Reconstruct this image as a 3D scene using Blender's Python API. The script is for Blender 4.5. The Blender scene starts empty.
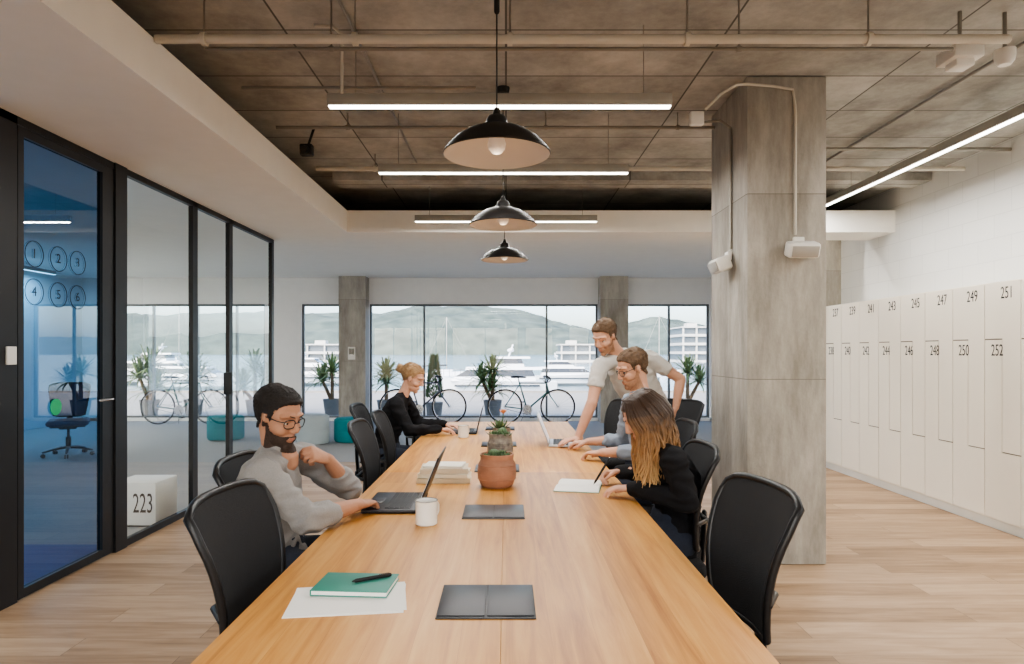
import bpy, bmesh, math, random
import numpy as np
from mathutils import Vector, Matrix, noise
random.seed(7)
V=Vector
D=bpy.data
COL=bpy.context.scene.collection

def lin(c):
    return tuple([(x/255/12.92 if x/255<=.04045 else ((x/255+.055)/1.055)**2.4) for x in c])
def newmat(name):
    m=D.materials.new(name); m.use_nodes=True
    nt=m.node_tree; nt.nodes.clear()
    out=nt.nodes.new('ShaderNodeOutputMaterial')
    return m,nt,out
def N(nt,t,**k):
    n=nt.nodes.new(t)
    for a,b in k.items(): setattr(n,a,b)
    return n
def pm(name,rgb,rough=.5,metal=0.,var=.08,vs=6.,bump=0.,bs=60.,scale=(1,1,1),rgb2=None,emit=0.,sheen=0.,spec=.5,coat=0.):
    m,nt,out=newmat(name); L=nt.links.new
    p=N(nt,'ShaderNodeBsdfPrincipled'); L(p.outputs[0],out.inputs[0])
    tc=N(nt,'ShaderNodeTexCoord'); mp=N(nt,'ShaderNodeMapping'); mp.inputs['Scale'].default_value=scale
    L(tc.outputs['Object'],mp.inputs[0])
    nz=N(nt,'ShaderNodeTexNoise'); nz.inputs['Scale'].default_value=vs; nz.inputs['Detail'].default_value=6
    L(mp.outputs[0],nz.inputs['Vector'])
    cr=N(nt,'ShaderNodeValToRGB'); c=lin(rgb)
    cr.color_ramp.elements[0].position=.3; cr.color_ramp.elements[1].position=.7
    if rgb2: c2=lin(rgb2)
    else: c2=tuple(min(1,x*(1+var)) for x in c); c=tuple(x*(1-var) for x in c)
    cr.color_ramp.elements[0].color=(*c,1); cr.color_ramp.elements[1].color=(*c2,1)
    L(nz.outputs['Fac'],cr.inputs[0]); L(cr.outputs[0],p.inputs['Base Color'])
    p.inputs['Roughness'].default_value=rough; p.inputs['Metallic'].default_value=metal
    p.inputs['Specular IOR Level'].default_value=spec
    if coat: p.inputs['Coat Weight'].default_value=coat
    if sheen: p.inputs['Sheen Weight'].default_value=sheen
    if emit:
        L(cr.outputs[0],p.inputs['Emission Color']); p.inputs['Emission Strength'].default_value=emit
    if bump:
        n2=N(nt,'ShaderNodeTexNoise'); n2.inputs['Scale'].default_value=bs; n2.inputs['Detail'].default_value=4
        L(mp.outputs[0],n2.inputs['Vector'])
        bp=N(nt,'ShaderNodeBump'); bp.inputs['Strength'].default_value=bump; bp.inputs['Distance'].default_value=.01
        L(n2.outputs['Fac'],bp.inputs['Height']); L(bp.outputs[0],p.inputs['Normal'])
    return m

def planks(name,cols,pw,pl,axis,rough,gapcol,grain=(1.,14.),gap=.0015,coat=0.,vary=.30):
    m,nt,out=newmat(name); L=nt.links.new
    p=N(nt,'ShaderNodeBsdfPrincipled'); L(p.outputs[0],out.inputs[0])
    tc=N(nt,'ShaderNodeTexCoord'); mp=N(nt,'ShaderNodeMapping')
    if axis=='Y': mp.inputs['Rotation'].default_value=(0,0,math.radians(90))
    L(tc.outputs['Object'],mp.inputs[0])
    br=N(nt,'ShaderNodeTexBrick'); br.offset=.37; br.offset_frequency=2
    br.inputs['Scale'].default_value=1; br.inputs['Brick Width'].default_value=pl; br.inputs['Row Height'].default_value=pw
    br.inputs['Mortar Size'].default_value=gap; br.inputs['Mortar Smooth'].default_value=.2; br.inputs['Bias'].default_value=0
    br.inputs['Color1'].default_value=(0,0,0,1); br.inputs['Color2'].default_value=(1,1,1,1); br.inputs['Mortar'].default_value=(.5,.5,.5,1)
    L(mp.outputs[0],br.inputs['Vector'])
    m2=N(nt,'ShaderNodeMapping'); m2.inputs['Scale'].default_value=(grain[0],grain[1],1)
    L(mp.outputs[0],m2.inputs[0])
    off=N(nt,'ShaderNodeVectorMath',operation='ADD'); sc=N(nt,'ShaderNodeVectorMath',operation='SCALE'); sc.inputs['Scale'].default_value=13
    L(br.outputs['Color'],sc.inputs[0]); L(m2.outputs[0],off.inputs[0]); L(sc.outputs[0],off.inputs[1])
    nz=N(nt,'ShaderNodeTexNoise'); nz.inputs['Scale'].default_value=2.2; nz.inputs['Detail'].default_value=9; nz.inputs['Roughness'].default_value=.62; nz.inputs['Distortion'].default_value=.5
    L(off.outputs[0],nz.inputs['Vector'])
    mx=N(nt,'ShaderNodeMath',operation='MULTIPLY_ADD'); mx.inputs[1].default_value=vary 
    sep=N(nt,'ShaderNodeSeparateColor'); L(br.outputs['Color'],sep.inputs[0]); L(sep.outputs[0],mx.inputs[0])
    ms=N(nt,'ShaderNodeMath',operation='MULTIPLY'); ms.inputs[1].default_value=.85; L(nz.outputs['Fac'],ms.inputs[0])
    L(ms.outputs[0],mx.inputs[2])
    cr=N(nt,'ShaderNodeValToRGB'); e=cr.color_ramp.elements
    e[0].position=.28; e[0].color=(*lin(cols[0]),1); e[1].position=.78; e[1].color=(*lin(cols[2]),1)
    x=e.new(.52); x.color=(*lin(cols[1]),1)
    L(mx.outputs[0],cr.inputs[0])
    mix=N(nt,'ShaderNodeMix',data_type='RGBA'); mix.inputs['B'].default_value=(*lin(gapcol),1)
    L(br.outputs['Fac'],mix.inputs['Factor']); L(cr.outputs[0],mix.inputs['A']); L(mix.outputs['Result'],p.inputs['Base Color'])
    p.inputs['Roughness'].default_value=rough
    if coat: p.inputs['Coat Weight'].default_value=coat; p.inputs['Coat Roughness'].default_value=.25
    bp=N(nt,'ShaderNodeBump'); bp.inputs['Strength'].default_value=.12; bp.inputs['Distance'].default_value=.003
    L(nz.outputs['Fac'],bp.inputs['Height']); L(bp.outputs[0],p.inputs['Normal'])
    return m

def glassmat(name,tint,refl=(1,1,1),ior=1.5,rough=.0,mul=1.0):
    m,nt,out=newmat(name); L=nt.links.new
    tr=N(nt,'ShaderNodeBsdfTransparent'); tr.inputs[0].default_value=(*tint,1)
    gl=N(nt,'ShaderNodeBsdfGlossy'); gl.inputs['Roughness'].default_value=rough; gl.inputs[0].default_value=(*refl,1)
    fr=N(nt,'ShaderNodeFresnel'); fr.inputs[0].default_value=ior
    mu=N(nt,'ShaderNodeMath',operation='MULTIPLY'); mu.inputs[1].default_value=mul; mu.use_clamp=True
    mi=N(nt,'ShaderNodeMixShader'); L(fr.outputs[0],mu.inputs[0]); L(mu.outputs[0],mi.inputs[0]); L(tr.outputs[0],mi.inputs[1]); L(gl.outputs[0],mi.inputs[2]); L(mi.outputs[0],out.inputs[0])
    return m

def concrete(name,c1,c2,c3,joints=None,rough=.85,vert=False):
    m,nt,out=newmat(name); L=nt.links.new
    p=N(nt,'ShaderNodeBsdfPrincipled'); L(p.outputs[0],out.inputs[0]); p.inputs['Roughness'].default_value=rough
    tc=N(nt,'ShaderNodeTexCoord')
    n1=N(nt,'ShaderNodeTexNoise'); n1.inputs['Scale'].default_value=1.6; n1.inputs['Detail'].default_value=10; n1.inputs['Roughness'].default_value=.72
    if vert:
        mpv=N(nt,'ShaderNodeMapping'); mpv.inputs['Scale'].default_value=(3.2,3.2,.8); L(tc.outputs['Object'],mpv.inputs[0]); L(mpv.outputs[0],n1.inputs['Vector'])
    else: L(tc.outputs['Object'],n1.inputs['Vector'])
    cr=N(nt,'ShaderNodeValToRGB'); e=cr.color_ramp.elements
    e[0].position=.3; e[0].color=(*lin(c1),1); e[1].position=.72; e[1].color=(*lin(c3),1); x=e.new(.5); x.color=(*lin(c2),1)
    col=cr.outputs[0]
    if joints:
        br=N(nt,'ShaderNodeTexBrick'); br.offset=0.0; br.inputs['Scale'].default_value=1
        br.inputs['Brick Width'].default_value=joints[0]; br.inputs['Row Height'].default_value=joints[1]; br.inputs['Mortar Size'].default_value=.008; br.inputs['Mortar Smooth'].default_value=.5
        br.inputs['Color1'].default_value=(0,0,0,1); br.inputs['Color2'].default_value=(1,1,1,1); br.inputs['Mortar'].default_value=(.4,.4,.4,1)
        if vert:
            sx=N(nt,'ShaderNodeSeparateXYZ'); cx=N(nt,'ShaderNodeCombineXYZ'); ax=N(nt,'ShaderNodeMath',operation='ADD')
            L(tc.outputs['Object'],sx.inputs[0]); L(sx.outputs['X'],ax.inputs[0]); L(sx.outputs['Y'],ax.inputs[1]); L(ax.outputs[0],cx.inputs['X']); L(sx.outputs['Z'],cx.inputs['Y']); L(cx.outputs[0],br.inputs['Vector'])
            br.inputs['Mortar Size'].default_value=.003
        else: L(tc.outputs['Object'],br.inputs['Vector'])
        sep=N(nt,'ShaderNodeSeparateColor'); L(br.outputs['Color'],sep.inputs[0])
        ma=N(nt,'ShaderNodeMath',operation='MULTIPLY_ADD'); ma.inputs[1].default_value=.14; L(sep.outputs[0],ma.inputs[0])
        sb=N(nt,'ShaderNodeMath',operation='SUBTRACT'); sb.inputs[1].default_value=.07; L(n1.outputs['Fac'],sb.inputs[0]); L(sb.outputs[0],ma.inputs[2])
        L(ma.outputs[0],cr.inputs[0])
        mix=N(nt,'ShaderNodeMix',data_type='RGBA'); mix.inputs['B'].default_value=(*lin(joints[2]),1)
        L(br.outputs['Fac'],mix.inputs['Factor']); L(cr.outputs[0],mix.inputs['A']); col=mix.outputs['Result']
    else: L(n1.outputs['Fac'],cr.inputs[0])
    L(col,p.inputs['Base Color'])
    n2=N(nt,'ShaderNodeTexNoise'); n2.inputs['Scale'].default_value=35; n2.inputs['Detail'].default_value=5; L(tc.outputs['Object'],n2.inputs['Vector'])
    bp=N(nt,'ShaderNodeBump'); bp.inputs['Strength'].default_value=.35; bp.inputs['Distance'].default_value=.006
    L(n2.outputs['Fac'],bp.inputs['Height']); L(bp.outputs[0],p.inputs['Normal'])
    return m

def blockwall(name,rgb):
    m,nt,out=newmat(name); L=nt.links.new
    p=N(nt,'ShaderNodeBsdfPrincipled'); L(p.outputs[0],out.inputs[0]); p.inputs['Roughness'].default_value=.8
    tc=N(nt,'ShaderNodeTexCoord'); sx=N(nt,'ShaderNodeSeparateXYZ'); cx=N(nt,'ShaderNodeCombineXYZ')
    L(tc.outputs['Object'],sx.inputs[0]); L(sx.outputs['Y'],cx.inputs['X']); L(sx.outputs['Z'],cx.inputs['Y'])
    br=N(nt,'ShaderNodeTexBrick'); br.inputs['Scale'].default_value=1; br.inputs['Brick Width'].default_value=.4; br.inputs['Row Height'].default_value=.2; br.inputs['Mortar Size'].default_value=.005; br.inputs['Mortar Smooth'].default_value=.5
    c=lin(rgb); br.inputs['Color1'].default_value=(*c,1); br.inputs['Color2'].default_value=(*[x*.96 for x in c],1); br.inputs['Mortar'].default_value=(*[x*.86 for x in c],1)
    L(cx.outputs[0],br.inputs['Vector']); L(br.outputs['Color'],p.inputs['Base Color'])
    bp=N(nt,'ShaderNodeBump'); bp.inputs['Strength'].default_value=.3; bp.inputs['Distance'].default_value=.004; bp.invert=True
    L(br.outputs['Fac'],bp.inputs['Height']); L(bp.outputs[0],p.inputs['Normal'])
    return m

M_white=pm('white_paint',(240,240,238),.75,var=.015,bump=.05,bs=90)
M_soffit=pm('soffit_plaster',(243,240,233),.8,var=.015)
M_slab=concrete('ceiling_concrete',(126,124,119),(163,161,155),(198,196,190),joints=(1.25,.62,(92,90,85)))
M_conc=concrete('column_concrete',(134,130,121),(166,161,152),(196,191,182),joints=(9.,1.22,(112,108,100)),vert=True)
M_floor=planks('oak_floor_boards',[(124,98,72),(158,130,102),(182,155,127)],.19,1.5,'X',.5,(104,84,64),grain=(1.,9.))
M_greyfloor=pm('grey_carpet',(150,152,152),.9,var=.06,vs=40,bump=.3,bs=300)
M_bluefloor=pm('blue_carpet',(40,105,155),.9,var=.08,vs=40,bump=.3,bs=300)
M_table=planks('pine_table_boards',[(160,102,46),(200,143,73),(219,169,100)],.105,9.,'Y',.45,(165,108,52),grain=(.8,13.),gap=.0003,coat=.08,vary=.16)
M_black=pm('black_metal',(26,26,28),.45,var=.1)
M_seam=pm('dark_seam',(60,40,22),.8)
M_glass=glassmat('partition_glass',(.93,.97,.95),mul=1.8)
M_win=glassmat('window_glass',(.97,.985,.985))
M_blueglass=glassmat('blue_tinted_glass',(.09,.25,.46),mul=1.9)
M_frame=pm('window_frame_grey',(104,107,108),.5)
M_block=blockwall('painted_block_wall',(226,226,223))
M_locker=pm('locker_laminate',(242,234,219),.5,var=.015,vs=3)
M_gap=pm('locker_shadow_gap',(112,100,84),.9)
M_ink=pm('black_print',(20,20,20),.6)
M_alu=pm('aluminium_profile',(172,168,160),.45,metal=.3)
M_pipe=pm('cream_painted_pipe',(205,200,188),.5,var=.05)
M_gpipe=pm('galvanised_conduit',(150,146,138),.4,metal=.6)
M_diff=pm('led_diffuser',(255,250,240),.5,var=0,emit=7)
M_shade=pm('lamp_black_enamel',(26,23,22),.55)
M_shadein=pm('lamp_inner_enamel',(196,184,172),.7,var=.02)
M_bulb=pm('frosted_bulb',(236,224,208),.4,var=0,emit=.1)
M_whiteplastic=pm('white_plastic',(228,226,220),.4,var=.02)
M_meshfab=pm('black_mesh_fabric',(34,35,38),.8,var=.15,vs=200,bump=.6,bs=500)
M_fab=pm('black_seat_fabric',(30,30,32),.9,var=.15,vs=120,bump=.4,bs=400)
M_chplast=pm('black_chair_plastic',(24,24,26),.4)
M_paper=pm('paper',(240,238,232),.8,var=.01)
M_teal=pm('teal_cover',(52,134,118),.55,var=.06)
M_terra=pm('terracotta',(166,120,96),.75,var=.14,vs=14,bump=.2,bs=80)
M_green=pm('succulent_green',(58,84,56),.6,rgb2=(104,126,86),vs=25)
M_soil=pm('soil',(60,45,34),.95,var=.3,vs=60)
M_enamel=pm('white_enamel',(236,233,226),.25,var=.01,coat=.4)
M_lapdark=pm('dark_laptop_shell',(46,46,50),.4,metal=.4)
M_lapsilver=pm('silver_laptop_shell',(196,197,200),.35,metal=.7)
M_screen=pm('screen_glow',(190,205,215),.3,emit=.5,rgb2=(215,190,185),vs=9)
M_key=pm('keyboard_keys',(22,22,24),.5)
M_skin=pm('skin_warm',(204,158,134),.55,var=.05,vs=18,spec=.3)
M_skin2=pm('skin_tanned',(180,134,108),.55,var=.05,vs=18,spec=.3)
M_stub=pm('stubble_skin',(164,124,98),.7,var=.12,vs=120)
M_lip=pm('lips',(176,112,98),.5)
M_eye=pm('eye_white',(215,208,200),.3)
M_iris=pm('iris_dark',(40,28,20),.2)
M_hairdk=pm('hair_dark',(34,28,25),.6,var=.35,vs=60,bump=.6,bs=220)
M_beard=pm('beard_dark',(66,51,43),.8,var=.3,vs=150,bump=.6,bs=400)
M_hairbr=pm('hair_brown',(100,78,58),.6,var=.25,vs=60,bump=.6,bs=220)
M_hairbl=pm('hair_blond',(140,108,76),.6,rgb2=(178,146,108),vs=60,bump=.6,bs=220)
M_greyshirt=pm('grey_jersey',(146,143,140),.9,var=.06,vs=160,bump=.25,bs=300,sheen=.1)
M_tshirt=pm('white_tshirt',(196,193,188),.9,var=.03,vs=90,bump=.2,bs=250)
M_blueshirt=pm('pale_blue_shirt',(140,150,164),.9,var=.05,vs=90,bump=.2,bs=250)
M_blazer=pm('black_jacket',(26,26,29),.85,var=.15,vs=80,bump=.3,bs=250,spec=.25)
M_jeans=pm('navy_jeans',(42,48,62),.9,var=.12,vs=90,bump=.3,bs=350)
M_shoe=pm('dark_shoe',(40,34,30),.5)
M_rubber=pm('tyre_rubber',(22,22,22),.7)
M_chrome=pm('bike_chrome',(190,190,192),.25,metal=.9)
M_bikeg=pm('bike_green_paint',(28,84,78),.35,coat=.4)
M_bikew=pm('bike_grey_paint',(70,74,80),.35,coat=.4)
M_pouft=pm('teal_pouf_fabric',(10,128,136),.9,var=.06,vs=100,bump=.3,bs=300)
M_poufg=pm('grey_pouf_fabric',(168,180,184),.9,var=.05,vs=100,bump=.3,bs=300)
M_leaf=pm('yucca_leaf',(62,88,48),.6,rgb2=(122,138,84),vs=6)
M_trunk=pm('plant_trunk',(110,88,62),.9,var=.2,bump=.6,bs=50)
M_potg=pm('grey_planter',(110,110,108),.7)
M_hull=pm('yacht_white_gelcoat',(226,229,232),.3,var=.01,coat=.3)
M_ydark=pm('yacht_dark_glass',(48,56,64),.15)
M_water=pm('harbour_water',(84,108,118),.15,rgb2=(108,128,136),vs=.4,bump=.5,bs=1.2)
M_hill=pm('hazy_hill_scrub',(62,76,72),.95,rgb2=(98,110,102),vs=.04)
M_quay=pm('quay_paving',(146,143,137),.85,var=.06,vs=2)
M_bldg=pm('white_render',(200,199,194),.8,var=.02)
M_bldd=pm('building_glazing',(98,108,116),.3)

class B:
    def __init__(s): s.v=[];s.f=[];s.m=[];s.mats=[]
    def mi(s,mat):
        if mat not in s.mats: s.mats.append(mat)
        return s.mats.index(mat)
    def add(s,vs,fs,mat,M=None,flip=False):
        o=len(s.v)
        if M is not None: vs=[M@V(p) for p in vs]
        s.v.extend([tuple(p) for p in vs]); k=s.mi(mat)
        for f in fs:
            f=tuple(i+o for i in f)
            s.f.append(f[::-1] if flip else f); s.m.append(k)
    def box(s,c,size,mat,bev=0.,R=None,seg=2):
        bm=bmesh.new(); bmesh.ops.create_cube(bm,size=1)
        for v in bm.verts: v.co=V((v.co.x*size[0],v.co.y*size[1],v.co.z*size[2]))
        if bev: bmesh.ops.bevel(bm,geom=bm.edges[:],offset=bev,segments=seg,affect='EDGES',profile=.5)
        bm.verts.index_update()
        M=Matrix.Translation(V(c))
        if R is not None: M=M@R.to_4x4()
        s.add([v.co.copy() for v in bm.verts],[[v.index for v in f.verts] for f in bm.faces],mat,M); bm.free()
    def bb(s,x0,x1,y0,y1,z0,z1,mat,bev=0.):
        s.box(((x0+x1)/2,(y0+y1)/2,(z0+z1)/2),(abs(x1-x0),abs(y1-y0),abs(z1-z0)),mat,bev)
    def tube(s,pts,rads,mat,n=12,side=None,cap='round',M=None):
        pts=[V(p) for p in pts]; k=len(pts)
        if not isinstance(rads,(list,)): rads=[rads]*k
        rads=[r if isinstance(r,tuple) else (r,r) for r in rads]
        T=[]
        for i in range(k):
            a=pts[max(0,i-1)]; b=pts[min(k-1,i+1)]; t=(b-a)
            T.append(t.normalized() if t.length>1e-9 else V((0,0,1)))
        rings=[]
        cur=None
        def frame(i,cur):
            t=T[i]
            if side is not None: a=V(side[i]) if isinstance(side,list) else V(side)
            elif cur is None: a=V((0,0,1)) if abs(t.z)<.9 else V((1,0,0))
            else: a=cur
            a=a-t*a.dot(t)
            if a.length<1e-6: a=t.orthogonal()
            return a.normalized()
        for i in range(k):
            cur=frame(i,cur); b=T[i].cross(cur); rings.append((pts[i],cur,b,rads[i][0],rads[i][1]))
        if cap=='round':
            def capr(r,t,sgn):
                c,a,b,ra,rb=r; q=min(ra,rb); o=[]
                for th in (35,65):
                    th=math.radians(th); o.append((c+t*sgn*q*math.sin(th),a,b,ra*math.cos(th),rb*math.cos(th)))
                return o,c+t*sgn*q
            c0,p0=capr(rings[0],T[0],-1); c1,p1=capr(rings[-1],T[-1],1)
            rings=c0[::-1]+rings+c1
        else: p0=pts[0]; p1=pts[-1]
        vs=[];fs=[]
        for c,a,b,ra,rb in rings:
            for j in range(n):
                th=2*math.pi*j/n; vs.append(c+a*ra*math.cos(th)+b*rb*math.sin(th))
        R=len(rings)
        for i in range(R-1):
            for j in range(n):
                j2=(j+1)%n; fs.append((i*n+j,i*n+j2,(i+1)*n+j2,(i+1)*n+j))
        vs+=[p0,p1]; a0=len(vs)-2;a1=a0+1
        for j in range(n):
            j2=(j+1)%n; fs.append((a0,j2,j)); fs.append((a1,(R-1)*n+j,(R-1)*n+j2))
        s.add(vs,fs,mat,M)
    def lathe(s,prof,mat,c=(0,0,0),n=32,M=None):
        vs=[];fs=[];k=len(prof)
        for r,z in prof:
            for j in range(n):
                th=2*math.pi*j/n; vs.append(V((c[0]+r*math.cos(th),c[1]+r*math.sin(th),c[2]+z)))
        for i in range(k-1):
            for j in range(n):
                j2=(j+1)%n; fs.append((i*n+j,i*n+j2,(i+1)*n+j2,(i+1)*n+j))
        s.add(vs,fs,mat,M)
    def ell(s,c,r,mat,M=None,n=20,k=12,R=None):
        prof=[(max(1e-4,math.cos(math.pi*(i/k-.5))),math.sin(math.pi*(i/k-.5))) for i in range(k+1)]
        MM=Matrix.Translation(V(c))
        if R is not None: MM=MM@R.to_4x4()
        MM=MM@Matrix.Diagonal((r[0],r[1],r[2],1))
        if M is not None: MM=M@MM
        s.lathe(prof,mat,n=n,M=MM)
    def torus(s,c,R,r,mat,M=None,n=40,k=8,axis='Y'):
        vs=[];fs=[]
        for i in range(n):
            a=2*math.pi*i/n
            for j in range(k):
                b=2*math.pi*j/k; q=R+r*math.cos(b); h=r*math.sin(b)
                if axis=='Y': p=(c[0]+q*math.cos(a),c[1]-h,c[2]+q*math.sin(a))
                elif axis=='X': p=(c[0]+h,c[1]+q*math.cos(a),c[2]+q*math.sin(a))
                else: p=(c[0]+q*math.cos(a),c[1]+q*math.sin(a),c[2]+h)
                vs.append(V(p))
        for i in range(n):
            for j in range(k):
                i2=(i+1)%n;j2=(j+1)%k; fs.append((i*k+j,i2*k+j,i2*k+j2,i*k+j2))
        s.add(vs,fs,mat,M)
    def prism(s,poly,fn,t,mat):
        k=len(poly); vs=[fn(u,v,0) for u,v in poly]+[fn(u,v,t) for u,v in poly]
        fs=[tuple(range(k))[::-1],tuple(range(k,2*k))]+[(i,(i+1)%k,k+(i+1)%k,k+i) for i in range(k)]
        s.add(vs,fs,mat)
    def mesh(s,name):
        me=D.meshes.new(name); me.from_pydata(s.v,[],s.f)
        for m in s.mats: me.materials.append(m)
        me.polygons.foreach_set('material_index',s.m)
        me.polygons.foreach_set('use_smooth',[True]*len(s.f)); me.update()
        return me
    def done(s,name,loc=(0,0,0),rot=0.,parent=None,ang=38,mesh=None):
        if mesh is None:
            mesh=s.mesh(name)
            mesh.set_sharp_from_angle(angle=math.radians(ang))
        o=D.objects.new(name,mesh); COL.objects.link(o); o.location=loc; o.rotation_euler=(0,0,rot)
        if parent: o.parent=parent
        return o

def remesh(b,vox,sm=3,fac=.5):
    me=b.mesh('tmp'); o=D.objects.new('tmp',me); COL.objects.link(o)
    r=o.modifiers.new('r','REMESH'); r.mode='VOXEL'; r.voxel_size=vox; r.adaptivity=0
    if sm:
        q=o.modifiers.new('s','SMOOTH'); q.factor=fac; q.iterations=sm
    dg=bpy.context.evaluated_depsgraph_get(); e=o.evaluated_get(dg); m=e.to_mesh()
    n=len(m.vertices); co=np.empty(n*3); m.vertices.foreach_get('co',co); no=np.empty(n*3); m.vertices.foreach_get('normal',no)
    fs=[tuple(p.vertices) for p in m.polygons]
    e.to_mesh_clear(); D.objects.remove(o); D.meshes.remove(me)
    return co.reshape(-1,3),no.reshape(-1,3),fs

def wrinkle(co,no,amp,fr,seed=0):
    out=co.copy()
    for i in range(len(co)):
        p=V(co[i])*fr+V((seed,seed*2,0)); 
        w=noise.noise(V((p.x+.8*noise.noise(p*.6),p.y,p.z*1.8)))
        w=1-abs(w)*2.4
        out[i]+=no[i]*amp*w
    return out

def textobj(body,size,mat,M,parent,name='number_label',sx=1.):
    c=D.curves.new(name,'FONT'); c.body=body; c.size=size; c.extrude=.0006; c.align_x='CENTER'; c.align_y='CENTER'
    c.materials.append(mat); o=D.objects.new(name,c); COL.objects.link(o); o.matrix_world=M@Matrix.Diagonal((sx,1,1,1))
    if parent: 
        o.parent=parent; o.matrix_parent_inverse=parent.matrix_world.inverted()
    return o
def frameM(x,y,z,p):
    m=Matrix.Identity(4)
    for i,a in enumerate((x,y,z)):
        for j in range(3): m[j][i]=a[j]
    for j in range(3): m[j][3]=p[j]
    return m

# ------------------------------------------------------------ room shell
def shell(name,*boxes):
    b=B()
    for bx in boxes: b.bb(*bx[:6],bx[6])
    return b.done(name)
XL,XR,YB,YF=-8.6,4.29,-4.6,13.4
shell('floor',(XL-.2,XR+.2,YB-.2,8.4,-.12,0,M_floor),(XL-.2,XR+.2,8.4,YF+.2,-.12,.0,M_greyfloor),(XL,-2.80,YB,4.78,0,.006,M_bluefloor),(XL,-2.80,4.78,8.4,0,.006,M_greyfloor))
shell('ceiling_slab',(XL-.2,XR+.2,YB-.2,YF+.3,3.215,3.4,M_slab))
shell('ceiling_soffit',(XL,-1.75,YB,7.27,2.72,2.96,M_soffit),(XL,XR,7.27,7.8,2.72,2.96,M_soffit),(XL,XR,7.8,YF,2.90,2.96,M_soffit))
shell('ceiling_beam_rib',(-1.75,XR,6.65,6.95,3.13,3.215,M_slab))
shell('wall_right',(XR,XR+.2,YB,YF,0,3.215,M_block))
shell('wall_left',(XL-.2,XL,YB,YF,0,3.215,M_white))
hd=2.375
shell('wall_far',(XL,XR,YF,YF+.22,hd,3.215,M_white),(XL,-8.1,YF,YF+.22,0,hd,M_white),(-4.9,-4.16,YF,YF+.22,0,hd,M_white),(-3.31,-2.78,YF,YF+.22,0,hd,M_white),(1.87,2.42,YF,YF+.22,0,hd,M_white),(4.14,XR,YF,YF+.22,0,hd,M_white),
      (XL,XR,YF,YF+.22,0,.06,M_white))
shell('wall_rear',(XL,XR,YB-.2,YB,2.6,3.215,M_white),(XL,-8,YB-.2,YB,0,2.6,M_white),(-2.9,-2.6,YB-.2,YB,0,2.6,M_white),(.6,.9,YB-.2,YB,0,2.6,M_white),(4.0,XR,YB-.2,YB,0,2.6,M_white),(XL,XR,YB-.2,YB,0,.1,M_white))
def window(name,x0,x1,muls,y,z0,z1):
    b=B(); t=.04; d=.06
    b.bb(x0,x1,y,y+d,z0,z0+t,M_frame); b.bb(x0,x1,y,y+d,z1-t,z1,M_frame)
    for x in [x0+t/2]+muls+[x1-t/2]: b.bb(x-t/2,x+t/2,y,y+d,z0+t,z1-t,M_frame)
    b.add([(x0,y+.035,z0),(x1,y+.035,z0),(x1,y+.035,z1),(x0,y+.035,z1)],[(0,1,2,3)],M_win)
    return b.done(name)
window('window_1',-8.1,-4.9,[-7.2,-6.3,-5.5],YF+.07,.06,hd)
window('window_2',-4.16,-3.31,[],YF+.07,.06,hd)
window('window_3',-2.78,1.87,[-1.67,.83],YF+.07,.06,hd)
window('window_4',2.42,4.14,[3.33],YF+.07,.06,hd)
window('window_5',-8,-2.9,[-5.4],YB-.15,.1,2.6)
window('window_6',-2.6,.6,[-1.0],YB-.15,.1,2.6)
window('window_7',.9,4.0,[2.4],YB-.15,.1,2.6)
b=B(); b.box(((1.585+2.11)/2,4.72,1.6075),(.525,.76,3.215),M_conc,.012); b.done('concrete_column')
b=B(); b.bb(-3.31,-2.78,13.05,13.4,0,2.9,M_conc); b.done('concrete_column')
b=B(); b.bb(1.87,2.42,13.05,13.4,0,2.9,M_conc); b.done('concrete_column')
b=B(); b.bb(4.08,4.29,8.45,9.0,0,2.9,M_conc); b.done('concrete_column')
shell('baseboard_right',(XR-.015,XR,9.0,YF,0,.09,M_white),(XR-.015,XR,YB,3.0,0,.09,M_white))
b=B(); b.bb(-3.12,-2.98,13.03,13.05,1.25,1.5,M_whiteplastic,.004); b.bb(-3.10,-3.0,13.025,13.03,1.35,1.47,M_ydark); b.done('wall_thermostat')

# ------------------------------------------------------------ glass partition
GX=-2.75
b=B(); t0,t1=GX-.022,GX+.018
for y0,y1 in ((3.52,3.69),(5.76,5.85),(6.52,6.60),(7.70,7.77)): b.bb(t0,t1,y0,y1,0,2.72,M_black)
b.bb(GX-.045,GX+.03,4.60,4.74,0,2.72,M_black)
b.bb(t0,t1,2.2,7.77,2.675,2.72,M_black); b.bb(t0,t1,4.74,7.77,0,.05,M_black); b.bb(t0,t1,1.0,3.52,0,.05,M_black)
b.bb(t0,t1,1.0,1.1,0,2.72,M_black); b.bb(t0,t1,1.0,2.2,2.675,2.72,M_black)
for y0,y1 in ((1.1,3.52),(4.74,5.76),(5.85,6.52),(6.6,7.7)):
    b.add([(GX,y0,.05),(GX,y1,.05),(GX,y1,2.675),(GX,y0,2.675)],[(0,1,2,3)],M_glass)
b.bb(t1,t1+.014,3.60,3.67,1.33,1.43,M_whiteplastic,.004)
b.bb(GX-.03,GX+.05,6.49,6.52,.98,1.20,M_black,.005)
b.done('glass_partition')
b=B()
b.bb(t0,t1,3.695,3.74,.01,2.67,M_black); b.bb(t0,t1,4.47,4.595,.01,2.67,M_black)
b.bb(t0,t1,3.74,4.47,.01,.06,M_black); b.bb(t0,t1,3.74,4.47,2.62,2.67,M_black)
b.add([(GX,3.74,.06),(GX,4.47,.06),(GX,4.47,2.62),(GX,3.74,2.62)],[(0,1,2,3)],M_blueglass)
b.tube([(t1,4.50,1.08),(GX+.07,4.50,1.08),(GX+.07,4.36,1.08)],.009,M_chrome)
b.lathe([(.001,0),(.05,0),(.05,.004),(.001,.004)],pm('green_sticker',(40,170,110),.5),M=Matrix.Translation((GX+.006,4.02,1.065))@Matrix.Rotation(math.pi/2,4,'Y'))
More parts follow.
